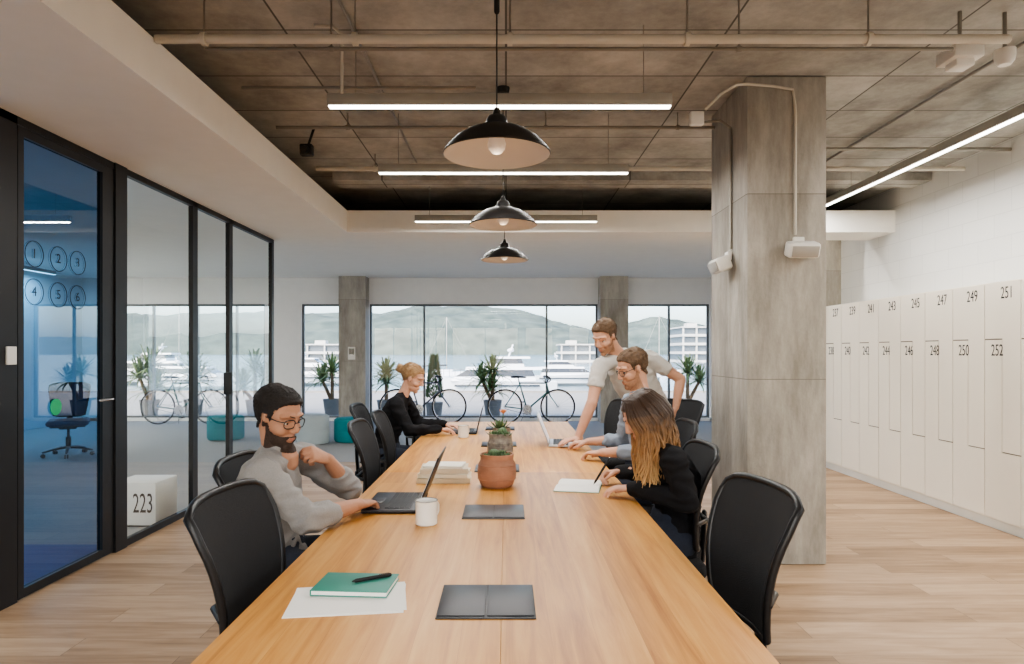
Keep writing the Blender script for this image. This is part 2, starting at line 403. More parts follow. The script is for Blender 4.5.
M_decal=pm('navy_decal',(10,22,40),.6)
for zz in (1.97,1.75):
    for yy in (3.84,4.05,4.23): b.torus((GX+.006,yy,zz),.075,.0022,M_decal,axis='X')
door=b.done('door_1')
k=0
for zz in (1.97,1.75):
    for yy in (3.84,4.05,4.23):
        textobj(str(1+k),.08,M_decal,frameM((0,1,0),(0,0,1),(1,0,0),(GX+.006,yy,zz)),door,'decal_number'); k+=1
b=B(); b.box((-2.965,5.42,.19),(.36,.35,.34),M_whiteplastic,.008); b.bb(-3.12,-2.81,5.27,5.58,.006,.03,M_black)
cab=b.done('low_storage_box')
textobj('223',.22,M_ink,frameM((1,0,0),(0,0,1),(0,-1,0),(-2.885,5.243,.19)),cab,sx=.50)

# ------------------------------------------------------------ lockers
LX=3.85; w=.377
b=B(); y0=3.05; ncol=14; yend=y0+ncol*w
b.bb(LX+.012,XR-.002,y0,yend,.08,1.95,M_locker); b.bb(LX+.03,XR-.002,y0,yend,0,.08,M_whiteplastic); b.bb(LX+.008,LX+.0125,y0+.002,yend-.002,.09,1.94,M_gap)
fn=lambda u,v,t:V((LX+.008-t,u,v))
g=.0045
labels=[]
for i in range(ncol):
    a=y0+i*w; c=a+w; m=(a+c)/2
    zt,zs,zl,zb=1.94,1.50,.62,.09
    b.prism([(a+g,zt),(a+g,zl+g),(m-g,zl+g),(m-g,zs+g),(c-g,zs+g),(c-g,zt)],fn,.008,M_locker)
    b.prism([(c-g,zs-g),(m+g,zs-g),(m+g,zl-g),(a+g,zl-g),(a+g,zb),(c-g,zb)],fn,.008,M_locker)
    n=int(round(251-2*(m-5.09)/w)); n=n if n%2 else n+1
    labels.append((n,m))
lock=b.done('locker_bank')
for n,y in labels:
    for q,z,dy in ((n,1.855,-.05),(n+1,1.41,-.0)):
        textobj(str(q),.13,M_ink,frameM((0,-1,0),(0,0,1),(-1,0,0),(LX-.0005,y+dy+(.05 if q%2==0 else 0),z)),lock,sx=.66)

# ------------------------------------------------------------ meeting table
TX0,TX1,TY0,TY1=-.668,.58,.85,6.25
b=B()
tm=-.012
for (ya,yb2) in ((TY0,3.62),(3.6204,TY1)):
    b.box(((TX0+tm-.0003)/2,(ya+yb2)/2,.72),(tm-.0003-TX0,yb2-ya,.04),M_table,.0008)
    b.box(((TX1+tm+.0003)/2,(ya+yb2)/2,.72),(TX1-tm-.0003,yb2-ya,.04),M_table,.0008)
b.bb(TX0+.02,TX1-.02,TY0+.02,TY1-.02,.695,.70,M_seam)
for y in (1.2,3.6,5.9):
    for x0 in (TX0+.12,TX1-.12):
        b.box((x0,y,.35),(.06,.09,.70),M_black,.006)
    b.bb(TX0+.09,TX1-.09,y-.03,y+.03,.64,.695,M_black)
b.bb(-.1,.02,1.2,5.9,.60,.64,M_black)
b.done('meeting_table')
b=B()
for y in (1.745,2.72,3.74,4.71,5.68):
    b.box((-.05,y,.742),(.25,.235,.004),M_black,.0015); 
    b.box((-.05-.062,y,.745),(.118,.215,.004),M_lapdark,.001); b.box((-.05+.062,y,.745),(.118,.215,.004),M_lapdark,.001)
b.done('table_cable_hatches')

# ------------------------------------------------------------ chairs
def chairmesh(name,fab,mesh_fab,plast):
    b=B(); b.box((0,.0,.455),(.48,.46,.075),fab,.034,seg=4); b.box((0,-.01,.41),(.40,.38,.03),plast,.01)
    nu,nv=16,16
    def P(u,v,t):
        wd=.180+.055*min(1,v*1.25)-.02*max(0,v-.8)*5*max(0,v-.8)
        z=.52+v*.45
        z-= .030*(abs(u)**6)*(v**5); z+=.02*(abs(u)**4)*((1-v)**4)
        y=-.225-.075*v*v+.04*(u*u)-.02*math.sin(v*math.pi)*-1
        return V((u*wd,y-t,z))
    vs=[];fs=[]
    for t in (0,.012):
        for j in range(nv+1):
            for i in range(nu+1): vs.append(P(-1+2*i/nu,j/nv,t))
    q=(nu+1)*(nv+1)
    for j in range(nv):
        for i in range(nu):
            a=j*(nu+1)+i; fs.append((a,a+nu+1,a+nu+2,a+1)); a+=q; fs.append((a,a+1,a+nu+2,a+nu+1))
    b.add(vs,fs,mesh_fab)
    loop=[P(-1,j/10,.006) for j in range(11)]+[P(-1+2*i/12,1,.006) for i in range(1,13)]+[P(1,1-j/10,.006) for j in range(1,11)]+[P(1-2*i/12,0,.006) for i in range(1,13)]
    b.tube(loop,.0125,plast,n=8)
    b.tube([(0,-.05,.39),(0,-.2,.385),(0,-.265,.44),(0,-.275,.56),(0,-.28,.66)],[(.035,.014)]*3+[(.03,.012),(.02,.01)],plast,side=(1,0,0))
    b.tube([P(-1,.28,.012),(-.1,-.262,.645),(.1,-.262,.645),P(1,.28,.012)],.011,plast,n=8)
    b.lathe([(.001,.10),(.032,.10),(.032,.26),(.018,.26),(.018,.41),(.001,.41)],plast,n=16)
    b.box((0,-.01,.385),(.2,.24,.035),plast,.012)
    for i in range(5):
        a=2*math.pi*i/5+.3; dx,dy=math.cos(a),math.sin(a)
        b.tube([(0,0,.12),(dx*.16,dy*.16,.105),(dx*.29,dy*.29,.075)],[(.03,.02),(.022,.016),(.016,.012)],plast,n=8,side=(-dy,dx,0))
        for s in (-1,1):
            R=Matrix.Rotation(a,4,'Z')
            b.lathe([(.001,-.009),(.024,-.009),(.027,0),(.024,.009),(.001,.009)],plast,n=14,M=Matrix.Translation((dx*.29-dy*.014*s,dy*.29+dx*.014*s,.0285))@R@Matrix.Rotation(math.pi/2,4,'X'))
    me=b.mesh(name); me.set_sharp_from_angle(angle=math.radians(50)); return me
CH=chairmesh('office_chair',M_fab,M_meshfab,M_chplast)
def chair(x,y,face,me=CH,name='office_chair'):
    B().done(name,(x,y,0),math.radians(face-90),mesh=me)
chair(-.59,2.02,-4); chair(-.82,2.70,0); chair(-.64,4.06,0); chair(-.64,4.72,3); chair(-.94,5.37,0)
chair(.565,2.12,187); chair(.64,3.06,180); chair(.84,4.07,180); chair(.80,5.75,200); chair(1.36,5.75,215); chair(-.62,5.98,0)
mb=pm('blue_chair_shell',(16,44,86),.5)
CHB=chairmesh('blue_office_chair',mb,mb,M_chplast)
chair(-5.9,8.9,-60,CHB,'blue_office_chair')

# ------------------------------------------------------------ people
def hand(b,wr,d,back,left,curl,sc,mat):
    d=V(d).normalized(); back=V(back); back=(back-d*back.dot(d)).normalized()
    x=d.cross(back)*(1 if left else -1)
    M=frameM(x,d,back,wr)@Matrix.Scale(sc,4)
    b.tube([(0,-.02,0),(0,.0,0),(.003,.03,-.003),(0,.068,0),(0,.086,0)],[(.025,.02),(.026,.018),(.034,.017),(.039,.0145),(.036,.011)],mat,side=(1,0,0),M=M,n=16)
    base=[(.029,.084),(.010,.089),(-.009,.086),(-.027,.078)]; ln=[.070,.078,.072,.056]
    for i,((bx,by),l) in enumerate(zip(base,ln)):
        c=curl*(1+.12*i); sp=(.10,.02,-.06,-.15)[i]*(1-curl*.6)
        p=V((bx,by-.012,0)); pts=[p]; a=math.radians(8)
        p=V((bx,by,0)); pts.append(p)
        for seg,(fr,da) in enumerate(((.45,45),(.31,62),(.24,38))):
            a+=math.radians(da)*c
            p=p+V((sp*math.cos(a),math.cos(a),-math.sin(a)))*l*fr; pts.append(p)
        b.tube(pts,[.0095,.0095,.0085,.0075,.006],mat,n=10,M=M)
    k=curl
    b.tube([(.018,.012,-.004),(.040,.038,-.012),(.050-.008*k,.064,-.018-.012*k),(.050-.02*k,.088,-.020-.024*k)],[.014,.0125,.0105,.008],mat,n=10,M=M)
    return M

def smooth01(x): x=np.clip(x,0,1); return x*x*(3-2*x)

def head(out,P):
    sc=P.get('hs',1.); skin=P['skin']
    f=V(P['fwd']).normalized(); up=V(P.get('up',(0,0,1))); up=(up-f*up.dot(f)).normalized(); r=f.cross(up)
    M=frameM(r,f,up,P['head'])@Matrix.Scale(sc,4); Mi=M.inverted()
    b=B(); s=skin
    b.ell((0,-.012,.032),(.073,.094,.080),s); b.ell((0,.018,-.008),(.063,.072,.085),s)
    b.ell((0,.032,-.068),(.047,.054,.044),s); b.ell((0,.070,-.096),(.021,.019,.018),s)
    for q in (-1,1):
        b.ell((q*.034,.050,-.028),(.028,.033,.028),s)
        b.tube([(q*.012,.081,.030),(q*.034,.077,.032),(q*.052,.060,.024)],[.010,.010,.008],s)
        b.ell((q*.073,-.006,-.008),(.006,.015,.026),s,R=Matrix.Rotation(q*-.35,3,'Z')); b.ell((q*.068,.002,-.012),(.008,.008,.016),s)
        b.ell((q*.010,.094,-.031),(.0075,.009,.007),s)
    b.tube([(0,.080,.026),(0,.090,.004),(0,.102,-.024)],[.0085,.0085,.0105],s)
    b.ell((0,.081,-.062),(.026,.010,.014),s)
    nb=Mi@V(P['neck'])
    nr=.054 if not P.get('fem') else .046
    b.tube([(0,-.02,-.04),((V((0,-.02,-.06))+nb)*.5),nb,nb+(nb-V((0,-.02,-.06))).normalized()*.04],[nr,nr*.98,nr*1.12,nr*1.3],s,n=18)
    co,no,fs=remesh(b,.0036,4)
    for q in (-1,1):
        d2=((co-np.array([q*.031,.084,.004]))**2/np.array([.018,.03,.012])**2).sum(1)
        co[:,1]-= .009*np.exp(-d2)
    out.add([tuple(p) for p in co],fs,skin,M)
    for q in (-1,1):
        out.ell((q*.031,.0665,.003),(.0115,.0115,.0115),M_eye,M=M,n=14,k=8)
        out.ell((q*.031,.0755,.0005),(.0052,.004,.0052),M_iris,M=M,n=10,k=6)
        out.ell((q*.031,.0665,.0075),(.0128,.0125,.0105),skin,M=M,n=14,k=8)
        out.tube([(q*.014,.0895,.027),(q*.033,.0850,.032),(q*.051,.068,.026)],[(.0022,.003),(.0028,.003),(.0015,.0015)],P['brow'],M=M,n=8)
    out.tube([(-.022,.080,-.063),(-.010,.0885,-.0608),(0,.0895,-.0618),(.010,.0885,-.0608),(.022,.080,-.063)],[.0015,.0034,.0032,.0034,.0015],M_lip,M=M,n=8)
    out.tube([(-.019,.080,-.0655),(0,.0888,-.0685),(.019,.080,-.0655)],[.0015,.0042,.0015],M_lip,M=M,n=8)
    x,y,z=co[:,0],co[:,1],co[:,2]
    def shellof(mask,off,mat,na,nf):
        c2=co.copy()
        for i in np.nonzero(mask>.01)[0]:
            nn=noise.noise(V((co[i][0]*nf,co[i][1]*nf*.5,co[i][2]*nf)))
            c2[i]=co[i]+no[i]*(.0012+off[i]*mask[i]+na*nn*mask[i]*min(1,off[i]/.006))
        keep=[f for f in fs if all(mask[j]>.01 for j in f)]
        used=sorted({j for f in keep for j in f}); mp={j:i for i,j in enumerate(used)}
        out.add([tuple(c2[j]) for j in used],[tuple(mp[j] for j in f) for f in keep],mat,M)
        return c2
    ys=[-.14,-.07,-.045,-.028,-.018,.006,.014,.022,.032,.046,.062,.13]
    hl=[-.072,-.070,-.055,-.020,.018,.016,-.012,-.010,.040,.054,.068,.072]
    if P.get('fem'):
        ys=[-.14,-.07,-.045,-.022,.0,.018,.027,.042,.06,.13]; hl=[-.07,-.06,-.04,-.01,.006,.004,.028,.052,.064,.068]
    H=np.interp(y,ys,hl)
    m=smooth01((z-H)/.010)
    m=m*(~((np.abs(x)>.0725)&(z<.018)&(y>-.026)&(y<.014)))
    vol=P.get('vol',.012)
    off=.0015+vol*smooth01((z-.02)/.06)+.006*smooth01((-.015-y)/.03)+P.get('quiff',0.)*smooth01((z-.06)/.04)*smooth01((y-0.)/.06)
    hc=shellof(m,off,P['hair'],.003,60)
    if not P.get('fem') or P.get('locks'):
        rnd=random.Random(len(co)); idx=[i for i in np.nonzero(m>.9)[0] if z[i]>.015 or y[i]<-.03]
        for _ in range(P.get('nl',1100)):
            i=rnd.choice(idx); nn=V(no[i]); p=V(hc[i])-nn*.003
            comb=V((nn.x*.3+rnd.uniform(-.6,.6),-.75 if co[i][2]>.06 else -.25,.1 if co[i][2]>.06 else -.9)); comb=comb-nn*comb.dot(nn)
            if comb.length<.01: continue
            comb.normalize(); Lk=P.get('ll',.020)*rnd.uniform(.6,1.2)*(1 if z[i]>.05 else .55)
            out.tube([p,p+comb*Lk*.5+nn*.0030,p+comb*Lk+nn*.0022],[.0022,.0018,.0005],P['hair'],n=5,cap='flat',M=M)
    if P.get('beard'):
        top=np.interp(y,[-.01,.012,.03,.05,.072,.1],[.004,-.012,-.044,-.052,-.053,-.050])
        mb_=smooth01((top-z)/.006)*smooth01((z+.124)/.008)*smooth01((y+.004)/.006)
        lipd=((x/.021)**2+((z+.0648)/.0085)**2)
        mb_=mb_*(lipd>1)
        shellof(mb_,np.full(len(co),P['beard']),P['beardmat'],.0008,150)
    if P.get('glasses'):
        g=M_black
        for q in (-1,1):
            pts=[(q*(.031+.024*math.copysign(abs(math.cos(a))**.7,math.cos(a))),.0925-.010*abs((.031+.024*math.cos(a))/.055)**2,.001+.0175*math.copysign(abs(math.sin(a))**.7,math.sin(a))) for a in [2*math.pi*i/20 for i in range(21)]]
            out.tube(pts,.0020,g,M=M,n=6)
            out.tube([(q*.055,.083,.008),(q*.070,.06,.008),(q*.075,.0,.008),(q*.073,-.022,-.008)],.0019,g,M=M,n=6)
        out.tube([(-.008,.095,.006),(0,.098,.008),(.008,.095,.006)],.0019,g,M=M,n=6)
    return M

def lerp(a,b,t): return V(a)+(V(b)-V(a))*t

def person(name,P):
    out=B(); g=P.get('g',1.)
    pel,neck=V(P['pelvis']),V(P['neck']); shR,shL=V(P['shR']),V(P['shL'])
    side=(shL-shR).normalized(); hs=V(P.get('hipside',side)).normalized()
    bow=V(P.get('bow',(0,0,0)))
    head(out,P)
    s=B(); mt=P['top']
    sp=lambda t: lerp(pel,neck,t)+bow*math.sin(math.pi*min(1,max(0,t)))
    ax=(neck-pel).normalized(); low=P.get('hem',.06)
    ts=[-low,.0,.28,.58,.83,.97]; pts=[pel-ax*low]+[sp(t) for t in ts[1:]]
    rad=[(.165,.125),(.168,.125),(.15,.115),(.172,.124),(.145,.098),(.066,.064)]
    if P.get('fem'): rad=[(.165,.12),(.165,.12),(.128,.10),(.150,.118),(.13,.09),(.058,.056)]
    s.tube(pts,[(a*g,c*g) for a,c in rad],mt,n=24,side=[hs,hs,(hs+side)/2,side,side,side])
    mid=sp(.88)
    s.tube([shR,lerp(shR,mid,.55)+ax*.012,mid,lerp(shL,mid,.55)+ax*.012,shL],[.056*g,.058*g,.07*g,.058*g,.056*g],mt,n=16)
    sl=P.get('sleeve','long'); sk=B(); skin=P['skin']
    for sh,el,wr,hd_,hb,left,curl in ((shR,V(P['elR']),V(P['wrR']),P['hdR'],P['hbR'],False,P.get('cR',.4)),(shL,V(P['elL']),V(P['wrL']),P['hdL'],P['hbL'],True,P.get('cL',.4))):
        if sl=='short':
            s.tube([sh,lerp(sh,el,.35),lerp(sh,el,.60)],[.059*g,.057*g,.055*g],mt,n=16,cap='flat')
            sk.tube([lerp(sh,el,.2),lerp(sh,el,.6),el],[.047*g,.044*g,.038*g],skin,n=14)
        else:
            s.tube([sh,lerp(sh,el,.4),el],[.062*g,.056*g,.047*g],mt,n=16)
            e2=.45 if sl=='rolled' else .95
            s.tube([el,lerp(el,wr,.35),lerp(el,wr,e2)],[.047*g,.046*g,(.043 if sl=='rolled' else .035)*g],mt,n=16)
        fs0=0. if sl=='short' else (.3 if sl=='rolled' else .7)
        r0,r1=.040*g,.0255*g
        sk.tube([lerp(el,wr,fs0),lerp(el,wr,max(.35,fs0+.05)),lerp(el,wr,.8),wr],[r0-(r0-r1)*fs0,.039*g-(r0-r1)*max(0,fs0-.3),.029*g,.0245*g],skin,n=14)
        hand(sk,wr,hd_,hb,left,curl,(1.02 if not P.get('fem') else .92),skin)
    co,no,fs=remesh(s,.0085,5); co=wrinkle(co,no,P.get('wr',.008),12,len(name)%7)
    out.add([tuple(p) for p in co],fs,mt)
    co,no,fs=remesh(sk,.0031,2); out.add([tuple(p) for p in co],fs,skin)
    c0=sp(.96)
    if P.get('collar'): out.tube([c0+ax*.0,c0+ax*.03],[(.066*g,.064*g),(.060*g,.056*g)],mt,n=24,side=side)
    t=B(); mp=P['bottom']
    hw=.088*g
    t.tube([pel-hs*hw,pel,pel+hs*hw],[.095*g,.115*g,.095*g],mp,n=18)
    t.tube([pel-ax*.02,pel+ax*.07],[(.155*g,.112*g),(.145*g,.105*g)],mp,n=20,side=hs)
    for q,kn,an in ((-1,P['knR'],P['anR']),(1,P['knL'],P['anL'])):
        hp=pel+hs*hw*q; kn=V(kn); an=V(an)
        t.tube([hp,lerp(hp,kn,.5),kn],[.092*g,.08*g,.062*g],mp,n=16)
        t.tube([kn,lerp(kn,an,.35),an],[.06*g,.06*g,.045*g],mp,n=16)
        td=V(P['toe']).normalized(); sd=V((-td.y,td.x,0))
        fz=V((an.x,an.y,.04))
        out.tube([fz-td*.06,fz,fz+td*.08,fz+td*.165],[(.036,.036),(.042,.040),(.044,.032),(.036,.022)],M_shoe,side=sd,n=14)
    co,no,fs=remesh(t,.012,4); co=wrinkle(co,no,.006,9,3)
    out.add([tuple(p) for p in co],fs,mp)
    if P.get('extra'): P['extra'](out,P)
    return out.done(name,ang=80)

person('man_with_beard',dict(skin=M_skin2,hair=M_hairdk,brow=M_hairdk,beard=.0032,beardmat=M_beard,glasses=True,vol=.010,ll=.022,nl=1400,
  head=(-.895,2.60,1.145),fwd=(.86,-.40,-.28),neck=(-.905,2.62,1.01),pelvis=(-.92,2.64,.55),bow=(-.045,0,0),
  shR=(-.895,2.44,.945),shL=(-.865,2.80,.955),elR=(-.725,2.39,.79),wrR=(-.585,2.62,.795),hdR=(.25,.9,-.1),hbR=(0,0,1),cR=.35,
  elL=(-.69,2.93,.79),wrL=(-.745,2.75,.955),hdL=(-.42,-.78,.36),hbL=(.75,-.1,.5),cL=.95,
  sleeve='rolled',top=M_greyshirt,bottom=M_jeans,hipside=(0,1,0),knR=(-.47,2.50,.54),knL=(-.47,2.80,.54),anR=(-.42,2.50,.10),anL=(-.42,2.82,.10),toe=(1,0,0),collar=True,wr=.010))

M_ombre,nt,o_=newmat('hair_ombre'); L=nt.links.new
p=N(nt,'ShaderNodeBsdfPrincipled'); L(p.outputs[0],o_.inputs[0]); p.inputs['Roughness'].default_value=.5
tc=N(nt,'ShaderNodeTexCoord'); sx=N(nt,'ShaderNodeSeparateXYZ'); L(tc.outputs['Object'],sx.inputs[0])
mr=N(nt,'ShaderNodeMapRange'); mr.inputs['From Min'].default_value=.82; mr.inputs['From Max'].default_value=1.16; L(sx.outputs['Z'],mr.inputs[0])
nz=N(nt,'ShaderNodeTexNoise'); nz.inputs['Scale'].default_value=30; L(tc.outputs['Object'],nz.inputs['Vector'])
ad=N(nt,'ShaderNodeMath',operation='MULTIPLY_ADD'); ad.inputs[1].default_value=.5; L(nz.outputs['Fac'],ad.inputs[0]); 
sb=N(nt,'ShaderNodeMath',operation='SUBTRACT'); sb.inputs[1].default_value=.25; L(mr.outputs[0],sb.inputs[0]); L(sb.outputs[0],ad.inputs[2])
cr=N(nt,'ShaderNodeValToRGB'); e=cr.color_ramp.elements; e[0].color=(*lin((196,158,108)),1); e[1].position=.9; e[1].color=(*lin((62,44,32)),1); x_=e.new(.45); x_.color=(*lin((150,112,72)),1)
L(ad.outputs[0],cr.inputs[0]); L(cr.outputs[0],p.inputs['Base Color'])

def longhair(out,P):
    rnd=random.Random(3)
    f=V(P['fwd']).normalized(); up=V((0,0,1)); up=(up-f*up.dot(f)).normalized(); r=f.cross(up)
    M=frameM(r,f,up,P['head'])@Matrix.Scale(P.get('hs',1),4)
    for k in range(520):
        phi=math.radians(rnd.uniform(38,322))
        x,y=math.sin(phi),math.cos(phi)
        rr=1+rnd.uniform(-.08,.12)
        root=M@V((x*.02,rnd.uniform(-.07,.045),.116))
        m1=M@V((x*.062*rr,-.012+y*.075*rr,.094)); m2=M@V((x*.087*rr,-.012+y*.103*rr,.03)); m3=M@V((x*.100*rr,-.015+y*.108*rr,-.035))
        L_=rnd.uniform(.14,.28); sw=V((rnd.uniform(-.03,.05),rnd.uniform(-.045,.03),0))
        ph=rnd.uniform(0,6.28); am=rnd.uniform(.005,.013)
        back=V(P['neck'])
        tocent=(V((back.x+.01,back.y,0))-V((m3.x,m3.y,0)))*.18
        pts=[root,m1,m2,m3]
        for i in range(1,8):
            t=i/7; pts.append(m3+V((0,0,-L_*t))+tocent*math.sin(t*2)+sw*t+V((am*math.sin(ph+t*8),am*math.cos(ph*1.3+t*7),0))*min(1,t*2))
        out.tube(pts,[.005,.0068,.007,.007,.0068,.0063,.0056,.0048,.004,.0026,.001],M_ombre,n=6)
person('woman_writing',dict(fem=True,g=.92,hs=.95,skin=M_skin,hair=M_ombre,brow=M_hairdk,vol=.010,
  head=(.625,3.0,1.105),fwd=(-.84,.02,-.50),neck=(.70,3.0,.985),pelvis=(.77,3.04,.55),bow=(.05,0,.0),
  shR=(.71,3.17,.93),shL=(.72,2.83,.93),elL=(.775,2.80,.765),wrL=(.565,2.97,.790),hdL=(-.93,.33,-.10),hbL=(0,0,1),cL=.3,
  elR=(.78,3.34,.785),wrR=(.565,3.30,.80),hdR=(-.93,-.12,-.12),hbR=(.0,.55,.83),cR=.85,
  sleeve='long',top=M_blazer,bottom=M_jeans,hipside=(0,-1,0),knR=(.34,3.18,.52),knL=(.34,2.90,.52),anR=(.30,3.18,.10),anL=(.30,2.90,.10),toe=(-1,0,0),extra=longhair,wr=.010,collar=True))
person('man_with_glasses',dict(skin=M_skin,hair=M_hairbr,brow=M_hairbr,glasses=True,beard=.0008,beardmat=M_stub,vol=.009,
  head=(.775,4.05,1.30),fwd=(-.86,-.22,-.36),neck=(.82,4.05,1.16),pelvis=(.90,4.07,.57),bow=(.03,0,0),
  shR=(.81,4.25,1.08),shL=(.84,3.86,1.07),elL=(.79,3.83,.82),wrL=(.575,3.97,.795),hdL=(-.8,.55,-.1),hbL=(0,0,1),cL=.35,
  elR=(.77,4.34,.82),wrR=(.55,4.42,.80),hdR=(-.85,.3,-.12),hbR=(0,0,1),cR=.4,
  sleeve='rolled',top=M_blueshirt,bottom=M_jeans,hipside=(0,-1,0),knR=(.46,4.22,.54),knL=(.46,3.93,.54),anR=(.42,4.22,.10),anL=(.42,3.93,.10),toe=(-1,0,0),collar=True))
person('standing_man',dict(skin=M_skin,hair=M_hairbr,brow=M_hairbr,beard=.0012,beardmat=M_stub,vol=.009,quiff=.010,ll=.024,
  head=(.70,4.68,1.51),fwd=(-.58,-.60,-.48),neck=(.80,4.77,1.385),pelvis=(1.08,5.0,.95),bow=(.03,.03,.02),
  shR=(.665,4.68,1.30),shL=(1.04,4.83,1.36),elR=(.60,4.60,1.05),wrR=(.50,4.60,.80),hdR=(-.86,-.42,-.10),hbR=(0,0,1),cR=.15,
  elL=(1.29,4.88,1.20),wrL=(1.25,4.86,.99),hdL=(-.25,.1,-.85),hbL=(.8,-.5,0),cL=.4,
  sleeve='short',top=M_tshirt,bottom=M_jeans,hipside=(1,-.1,0),hem=.08,wr=.006,knR=(.96,4.96,.50),knL=(1.18,5.02,.50),anR=(.95,5.02,.10),anL=(1.22,5.12,.10),toe=(-.4,-1,0),collar=False))
def bun(out,P):
    f=V(P['fwd']).normalized(); up=V((0,0,1)); up=(up-f*up.dot(f)).normalized(); r=f.cross(up)
    M=frameM(r,f,up,P['head'])@Matrix.Scale(P.get('hs',1),4)
    out.ell((0,-.128,.03),(.034,.032,.034),M_hairbl,M=M)
    for i in range(9):
        a=i*.7; out.tube([(0.032*math.cos(a+t*1.5)*(1-.2*abs(t)),-.128+.03*t*1.2,.03+.032*math.sin(a+t*1.5)) for t in (-1,-.5,0,.5,1)],[.004,.008,.009,.008,.004],M_hairbl,M=M,n=6)
person('woman_with_hair_bun',dict(fem=True,g=.92,hs=.95,skin=M_skin,hair=M_hairbl,brow=M_hairbr,vol=.007,locks=True,ll=.04,nl=800,
  head=(-.755,5.35,1.19),fwd=(.88,-.12,-.40),neck=(-.83,5.36,1.06),pelvis=(-.98,5.37,.56),bow=(-.04,0,0),
  shR=(-.865,5.19,.99),shL=(-.845,5.53,.99),elR=(-.76,5.14,.79),wrR=(-.52,5.22,.79),hdR=(.9,.2,-.1),hbR=(0,0,1),cR=.4,
  elL=(-.74,5.62,.79),wrL=(-.50,5.56,.79),hdL=(.9,-.3,-.1),hbL=(0,0,1),cL=.4,
  sleeve='long',top=M_blazer,bottom=M_jeans,hipside=(0,1,0),knR=(-.55,5.24,.53),knL=(-.55,5.5,.53),anR=(-.5,5.24,.10),anL=(-.5,5.5,.10),toe=(1,0,0),extra=bun,wr=.008))

# ------------------------------------------------------------ table items
def laptop(name,loc,rot,w,d,shellm,ang,on=True):
    b=B(); b.box((0,0,.009),(w,d,.016),shellm,.005); b.box((0,.03,.0175),(w*.88,d*.45,.002),M_key,.0008)
    for i in range(5):
        for j in range(13): b.box((-w*.40+j*w*.80/12,-.015+i*.021,.0192),(w*.80/12*.82,.017,.0025),M_key)
    b.box((0,-d*.33,.0175),(w*.3,d*.22,.0015),shellm,.0005)
    R=Matrix.Rotation(-math.radians(ang-90),3,'X'); h=d*.96
    c=V((0,d/2-.003,.018))+R@V((0,0,h/2))
    b.box(c,(w,.007,h),shellm,.003,R=R)
    b.box(c+R@V((0,-.0042,0)),(w*.94,.0012,h*.9),M_screen if on else M_key,0,R=R)
    b.tube([(-w*.4,d/2-.002,.016),(w*.4,d/2-.002,.016)],.005,M_key)
    return b.done(name,loc,rot)
laptop('laptop',(-.475,2.86,.7405),math.radians(-90),.345,.235,M_lapdark,112)
laptop('laptop',(.42,4.72,.7405),math.radians(90-4),.33,.23,M_lapsilver,112)
laptop('laptop',(-.34,5.42,.7405),math.radians(-90),.30,.21,M_lapdark,104)
def mug(x,y):
    b=B(); r=.042
    b.lathe([(.001,.0),(r-.004,.0),(r,.004),(r,.088),(r+.0025,.091),(r,.094),(r-.003,.09),(r-.003,.008),(.001,.006)],M_enamel,n=36)
    b.torus((0,0,.092),r,.002,M_potg,axis='Z',n=36,k=6)
    b.lathe([(.001,.07),(r-.003,.07)],pm('coffee',(50,30,18),.2),n=24)
    b.tube([(r-.002,0,.075),(r+.02,0,.078),(r+.034,0,.062),(r+.034,0,.036),(r+.02,0,.02),(r-.002,0,.022)],[(.006,.004)]*6,M_enamel,n=8,side=(0,1,0))
    b.done('enamel_mug',(x,y,.7402),math.radians(60))
mug(-.305,2.53); mug(-.33,5.1)
b=B(); b.box((0,0,.001),(.298,.21,.0015),M_paper); b.box((.003,.006,.0022),(.297,.209,.0008),M_paper,R=Matrix.Rotation(.05,3,'Z')); b.done('paper_sheets',(-.42,1.755,.7402),math.radians(7))
b=B(); b.box((0,0,.008),(.205,.14,.012),M_paper,.001); b.box((0,0,.015),(.21,.147,.0025),M_teal,.001); b.box((0,0,.0015),(.21,.147,.0025),M_teal,.001); b.box((-.104,0,.008),(.0025,.147,.014),M_teal,.001)
b.done('teal_notebook',(-.418,1.840,.7435),math.radians(-4))
def pen(name,a,c):
    a=V(a);c=V(c); b=B(); b.tube([a,lerp(a,c,.1),lerp(a,c,.95),c],[.0015,.0055,.0055,.005],M_ink,n=10); d=(c-a).normalized(); b.tube([lerp(a,c,.7)+V((0,0,.006)),lerp(a,c,.98)+V((0,0,.006))],.0014,M_chrome,n=6); b.done(name)
pen('pen',(-.425,1.825,.766),(-.330,1.88,.766))
pen('pen',(.43,3.235,.752),(.515,3.29,.87))
b=B()
for q in (-1,1):
    vs=[];n=8
    for i in range(n+1):
        u=i/n; vs+= [(q*u*.148,-.105,.004+.010*math.sin(u*math.pi)**.8*(1-u*.5)),(q*u*.148,.105,.004+.010*math.sin(u*math.pi)**.8*(1-u*.5))]
    b.add(vs,[(2*i,2*i+2,2*i+3,2*i+1) for i in range(n)],M_paper,flip=(q<0))
    b.box((q*.075,0,.0025),(.148,.21,.004),M_paper)
b.box((0,0,.0008),(.305,.216,.0016),M_teal)
b.done('open_notebook',(.36,3.25,.7402),math.radians(78))
b=B(); z=0
